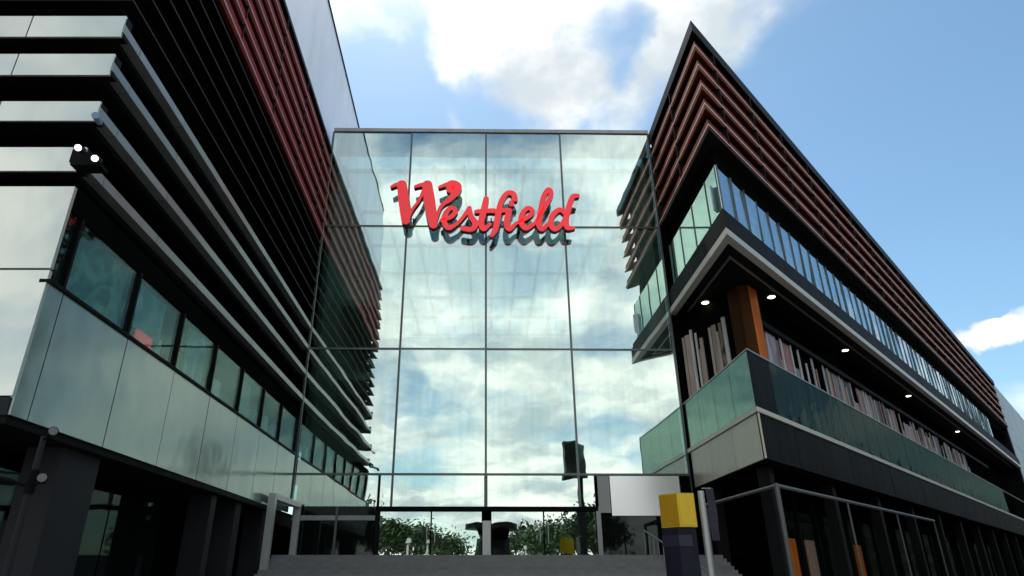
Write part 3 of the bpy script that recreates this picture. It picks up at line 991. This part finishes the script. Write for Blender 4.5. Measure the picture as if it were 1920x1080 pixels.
# yellow sign box on a navy pillar
ty = Vector((6.12, 21.9))
tt = thing('totem_sign', 'yellow box sign on a dark navy pillar in front of the right building', 'sign', (ty.x, ty.y, GZ))
obj('pillar', MB().prism([(ty.x - 0.5, ty.y + 0.2), (ty.x - 0.12, ty.y - 0.28), (ty.x + 0.46, ty.y - 0.22), (ty.x + 0.42, ty.y + 0.3), (ty.x - 0.1, ty.y + 0.42)], GZ + 0.001, 1.36), M['navy'], tt)
obj('pillar_band', MB().prism([(ty.x - 0.52, ty.y + 0.2), (ty.x - 0.12, ty.y - 0.3), (ty.x + 0.3, ty.y - 0.27), (ty.x + 0.2, ty.y + 0.3)], 0.82, 1.15), M['purple'], tt)
hd = obj('sign_box', MB().prism([(ty.x - 0.5, ty.y + 0.2), (ty.x - 0.06, ty.y - 0.36), (ty.x + 0.5, ty.y - 0.3), (ty.x + 0.5, ty.y + 0.3), (ty.x - 0.1, ty.y + 0.45)], 1.38, 2.4), M['sign_yellow'], tt)
dA = Vector((ty.x - 0.5, ty.y + 0.2))
dB = Vector((ty.x - 0.06, ty.y - 0.36))
sfc = Face(dA, dB)
obj('sign_plate', sfc.box(MB(), 0.02, sfc.L - 0.02, 0.003, 0.02, 1.42, 2.36), M['sign_orange'], hd, 'ochre plate on the left side')
sf2 = Face(dB, Vector((ty.x + 0.5, ty.y - 0.3)))
obj('sign_plate', sf2.box(MB(), 0.05, 0.5, 0.003, 0.014, 1.44, 2.34), M['sign_yellow'], hd)
obj('plinth', MB().prism([(ty.x - 0.56, ty.y + 0.24), (ty.x - 0.14, ty.y - 0.36), (ty.x + 0.56, ty.y - 0.3), (ty.x + 0.52, ty.y + 0.4)], GZ + 0.002, GZ + 0.25), M['charcoal'], tt)

# pale post with a purple banner
bp = Vector((6.95, 21.9))
bt = thing('banner_post', 'slim pale post carrying a narrow purple banner beside the yellow sign', 'post', (bp.x, bp.y, GZ))
obj('post', MB().tube((bp.x, bp.y, GZ), (bp.x, bp.y, 2.5), 0.11, 0.1, 12), M['light_metal'], bt)
bn = MB()
for k in range(8):
    z = 1.0 + k * 0.2
    x = bp.x + 0.14
    bn.obb((x + 0.16, bp.y + 0.02 * math.sin(k * 1.1), z + 0.1), (0.13, 0.03 * math.cos(k), 0), (0, 0.012, 0), (0, 0, 0.1))
obj('banner', bn, M['purple'], bt)
obj('banner_arm', MB().tube((bp.x + 0.05, bp.y, 2.58), (bp.x + 0.34, bp.y, 2.58), 0.02), M['grey_metal'], bt)

# twin floodlight on the corner of the pale bands
fl = thing('floodlight_pair', 'black bracket with two small white floodlights on the left building corner', 'floodlight', (-9.4, 12.8, 8.9))
obj('bracket', MB().box(-9.68, -9.0, 12.6, 12.97, 8.72, 8.8).box(-9.72, -9.45, 12.6, 12.98, 8.8, 9.15), M['black_metal'], fl)
for x, y, z in ((-9.42, 12.52, 9.06), (-8.98, 12.54, 8.78)):
    hdl = obj('lamp_head', MB().tube((x, y, z), (x + 0.06, y - 0.24, z - 0.1), 0.08, 0.1, 14), M['black_metal'], fl)
    obj('lamp_lens', MB().tube((x + 0.061, y - 0.242, z - 0.101), (x + 0.066, y - 0.262, z - 0.11), 0.075, 0.07, 14), M['flood'], hdl)
fl2 = thing('security_camera', 'small blue grey camera under the second pale band of the left building', 'camera', (-9.5, 12.85, 10.2))
obj('camera_body', MB().tube((-9.5, 12.9, 10.16), (-9.36, 12.5, 10.06), 0.07, 0.085, 12), M['blind_blue'], fl2)
obj('camera_arm', MB().tube((-9.68, 12.99, 10.34), (-9.5, 12.85, 10.16), 0.03), M['black_metal'], fl2)

# street lamp with three heads at the left
lp = Vector((-7.05, 10.4))
sl = thing('street_lamp', 'dark street lamp with three pale spot heads below the left building', 'street lamp', (lp.x, lp.y, GZ))
obj('post', MB().tube((lp.x, lp.y, GZ), (lp.x, lp.y, 2.02), 0.07, 0.04, 12), M['grey_pier'], sl)
obj('post_collar', MB().tube((lp.x, lp.y, 1.15), (lp.x, lp.y, 1.5), 0.08, 0.08, 12), M['black_metal'], sl)
for dx, dz, tx in ((-0.2, 1.3, -0.16), (0.24, 1.32, 0.12), (0.16, 2.02, 0.18)):
    ar = obj('lamp_arm', MB().tube((lp.x, lp.y, dz - 0.05), (lp.x + dx, lp.y - 0.1, dz), 0.025), M['black_metal'], sl)
    h = obj('lamp_head', MB().tube((lp.x + dx, lp.y - 0.1, dz), (lp.x + dx + tx, lp.y - 0.32, dz + 0.02), 0.05, 0.075, 14), M['black_metal'], sl)
    e = Vector((lp.x + dx + tx, lp.y - 0.322, dz + 0.02))
    obj('lamp_lens', MB().tube(e, e + Vector((tx * 0.06, -0.014, 0)), 0.066, 0.06, 14), M['grey_lens'], h)
lp2 = Vector((-7.9, 10.2))
pl = thing('steel_pole', 'thin leaning steel pole left of the three headed street lamp', 'pole', (lp2.x, lp2.y, GZ))
obj('pole', MB().tube((lp2.x - 0.05, lp2.y, GZ), (lp2.x + 0.1, lp2.y, 0.75), 0.05, 0.04), M['grey_pier'], pl)

# pale portal frame at the left end of the front
pf = thing('portal_frame', 'pale grey portal frame beside the left end of the glass front', 'portal', (-9.7, 32, TZ))
obj('portal_post', MB().box(-9.98, -9.66, 31.0, 31.3, GZ, 3.45), M['light_metal'], pf)
obj('portal_head', MB().box(-9.98, -9.66, 31.32, 35.6, 3.2, 3.45), M['light_metal'], pf)
obj('portal_post', MB().box(-9.98, -9.66, 35.35, 35.6, TZ, 3.19), M['light_metal'], pf)

# stair railings at the right of the steps
hr = thing('stair_railing', 'grey metal railing with thin balusters rising with the steps at right', 'railing', (9.0, 31, GZ))
ya, yb = 27.2, 33.8
za, zb = -0.35, 2.0
for x in (9.3,):
    obj('handrail', MB().tube((x, ya, za), (x - 1.6, yb, zb), 0.04), M['grey_metal'], hr)
    for k in range(16):
        f_ = k / 15
        y = ya + (yb - ya) * f_
        z = za + (zb - za) * f_
        obj('baluster', MB().tube((x - 1.6 * f_, y, z - 1.05), (x - 1.6 * f_, y, z), 0.018, 0.018, 6), M['grey_metal'], hr)

# ------------------------------------------------------------------ behind the viewer, seen in the glass


def tree(x, y, h, r, seed, label):
    rnd = random.Random(seed)
    t = thing('street_tree', label, 'tree', (x, y, GZ), 'trees mirrored in the entrance glass')
    tr = MB()
    tr.tube((x, y, GZ), (x + 0.1, y, GZ + h * 0.45), 0.22, 0.15, 9)
    tips = []
    for k in range(7):
        a = 2 * math.pi * k / 7 + rnd.uniform(-0.3, 0.3)
        q = Vector((x + math.cos(a) * r * rnd.uniform(0.4, 0.7), y + math.sin(a) * r * rnd.uniform(0.4, 0.7), GZ + h * rnd.uniform(0.6, 0.9)))
        tr.tube((x + 0.1, y, GZ + h * rnd.uniform(0.34, 0.44)), q, 0.09, 0.03, 6)
        tips.append(q)
    tips.append(Vector((x, y, GZ + h * 0.85)))
    obj('trunk', tr, M['trunk'], t)
    cr = MB()
    for q in tips:
        for k in range(330):
            d = Vector((rnd.gauss(0, 1), rnd.gauss(0, 1), rnd.gauss(0, 0.8)))
            p = q + d * (r * 0.27)
            s_ = rnd.uniform(0.16, 0.42)
            u = Vector((rnd.gauss(0, 1), rnd.gauss(0, 1), rnd.gauss(0, 1))).normalized()
            v = u.orthogonal().normalized()
            cr.add([p + u * s_, p + v * s_ * 0.6, p - u * s_, p - v * s_ * 0.6], [(0, 1, 2, 3)])
    obj('crown', cr, M['leaf'], t)


spots = [(-15.5, -10, 10, 3.4), (-17.5, -21, 11, 3.8), (-13, -34, 9.5, 3.4), (-9.5, -50, 10, 3.6), (14.5, -12, 9.5, 3.2), (16.5, -24, 11, 3.8), (12.5, -38, 10, 3.4), (10.0, -54, 10, 3.8), (-5, -66, 9, 3.6), (5, -70, 9, 3.6)]
ks = ['nearest tree on the left mirrored in the entrance glass', 'second tree on the left mirrored in the entrance glass', 'third tree on the left mirrored in the entrance glass', 'fourth tree on the left mirrored in the entrance glass',
      'nearest tree on the right mirrored in the entrance glass', 'second tree on the right mirrored in the entrance glass', 'third tree on the right mirrored in the entrance glass', 'fourth tree on the right mirrored in the entrance glass',
      'far tree left of the plaza end mirrored in the entrance glass', 'far tree right of the plaza end mirrored in the entrance glass']
for i, (x, y, h, r) in enumerate(spots):
    tree(x, y, h * 0.95, r * 1.15, 40 + i, 'leafy green ' + ks[i])
kx, ky = 2.2, -18.0
kk = thing('plaza_kiosk', 'dark plaza kiosk with a wide flat cap mirrored in the entrance glass', 'kiosk', (kx, ky, GZ))
obj('body', MB().tube((kx, ky, GZ), (kx, ky, 4.4), 3.0, 2.2, 12), M['charcoal'], kk)
obj('roof', MB().tube((kx, ky, 5.4), (kx, ky, 6.0), 3.5, 3.4, 16), M['black_metal'], kk)
obj('neck', MB().tube((kx, ky, 4.4), (kx, ky, 5.4), 1.9, 2.1, 12), M['dark_wall'], kk)
bm_ = thing('black_box_mast', 'black box on a tall dark mast mirrored in the entrance glass', 'mast', (12.1, -7, GZ))
obj('mast', MB().tube((12.1, -7, GZ), (12.1, -7, 11.0), 0.45, 0.3, 10), M['charcoal'], bm_)
obj('box', MB().prism([(10.0, -7.6), (12.0, -7.6), (13.0, -7.0), (12.0, -5.6), (10.0, -5.9)], 10.8, 14.6), M['black_metal'], bm_)
for i, (x, y) in enumerate(((-8.3, -14), (-6.4, -22), (7.4, -30))):
    t = thing('plaza_lamp', ['white lamp post nearest on the left mirrored in the entrance glass', 'white lamp post further left mirrored in the entrance glass', 'white lamp post on the right mirrored in the entrance glass'][i], 'street lamp', (x, y, GZ), 'lamp posts mirrored in the entrance glass')
    obj('post', MB().tube((x, y, GZ), (x, y, 3.6), 0.16, 0.12, 10), M['white_lamp'], t)
    obj('lamp_head', MB().tube((x, y, 3.61), (x, y, 4.1), 0.3, 0.22, 10), M['white_lamp'], t)

# the block across the street at right, outside the frame but mirrored in the glass
ob = thing('street_block', 'plain brick office block across the side street, behind the viewer at right', 'building', (60, 20, GZ))
of = Face((26.5 + rd.x * 260, 11 + rd.y * 260), (26.5 - rd.x * 4, 11 - rd.y * 4))
obj('wall', of.box(MB(), 0, of.L, -14, 0, GZ + 0.001, 19), M['slat_dark'], ob)
for j in range(5):
    for k in range(60):
        obj('window', of.box(MB(), 1.2 + k * 4.3, 3.8 + k * 4.3, 0.003, 0.05, 0.5 + j * 3.6, 2.6 + j * 3.6), M['dark_glass'], ob)
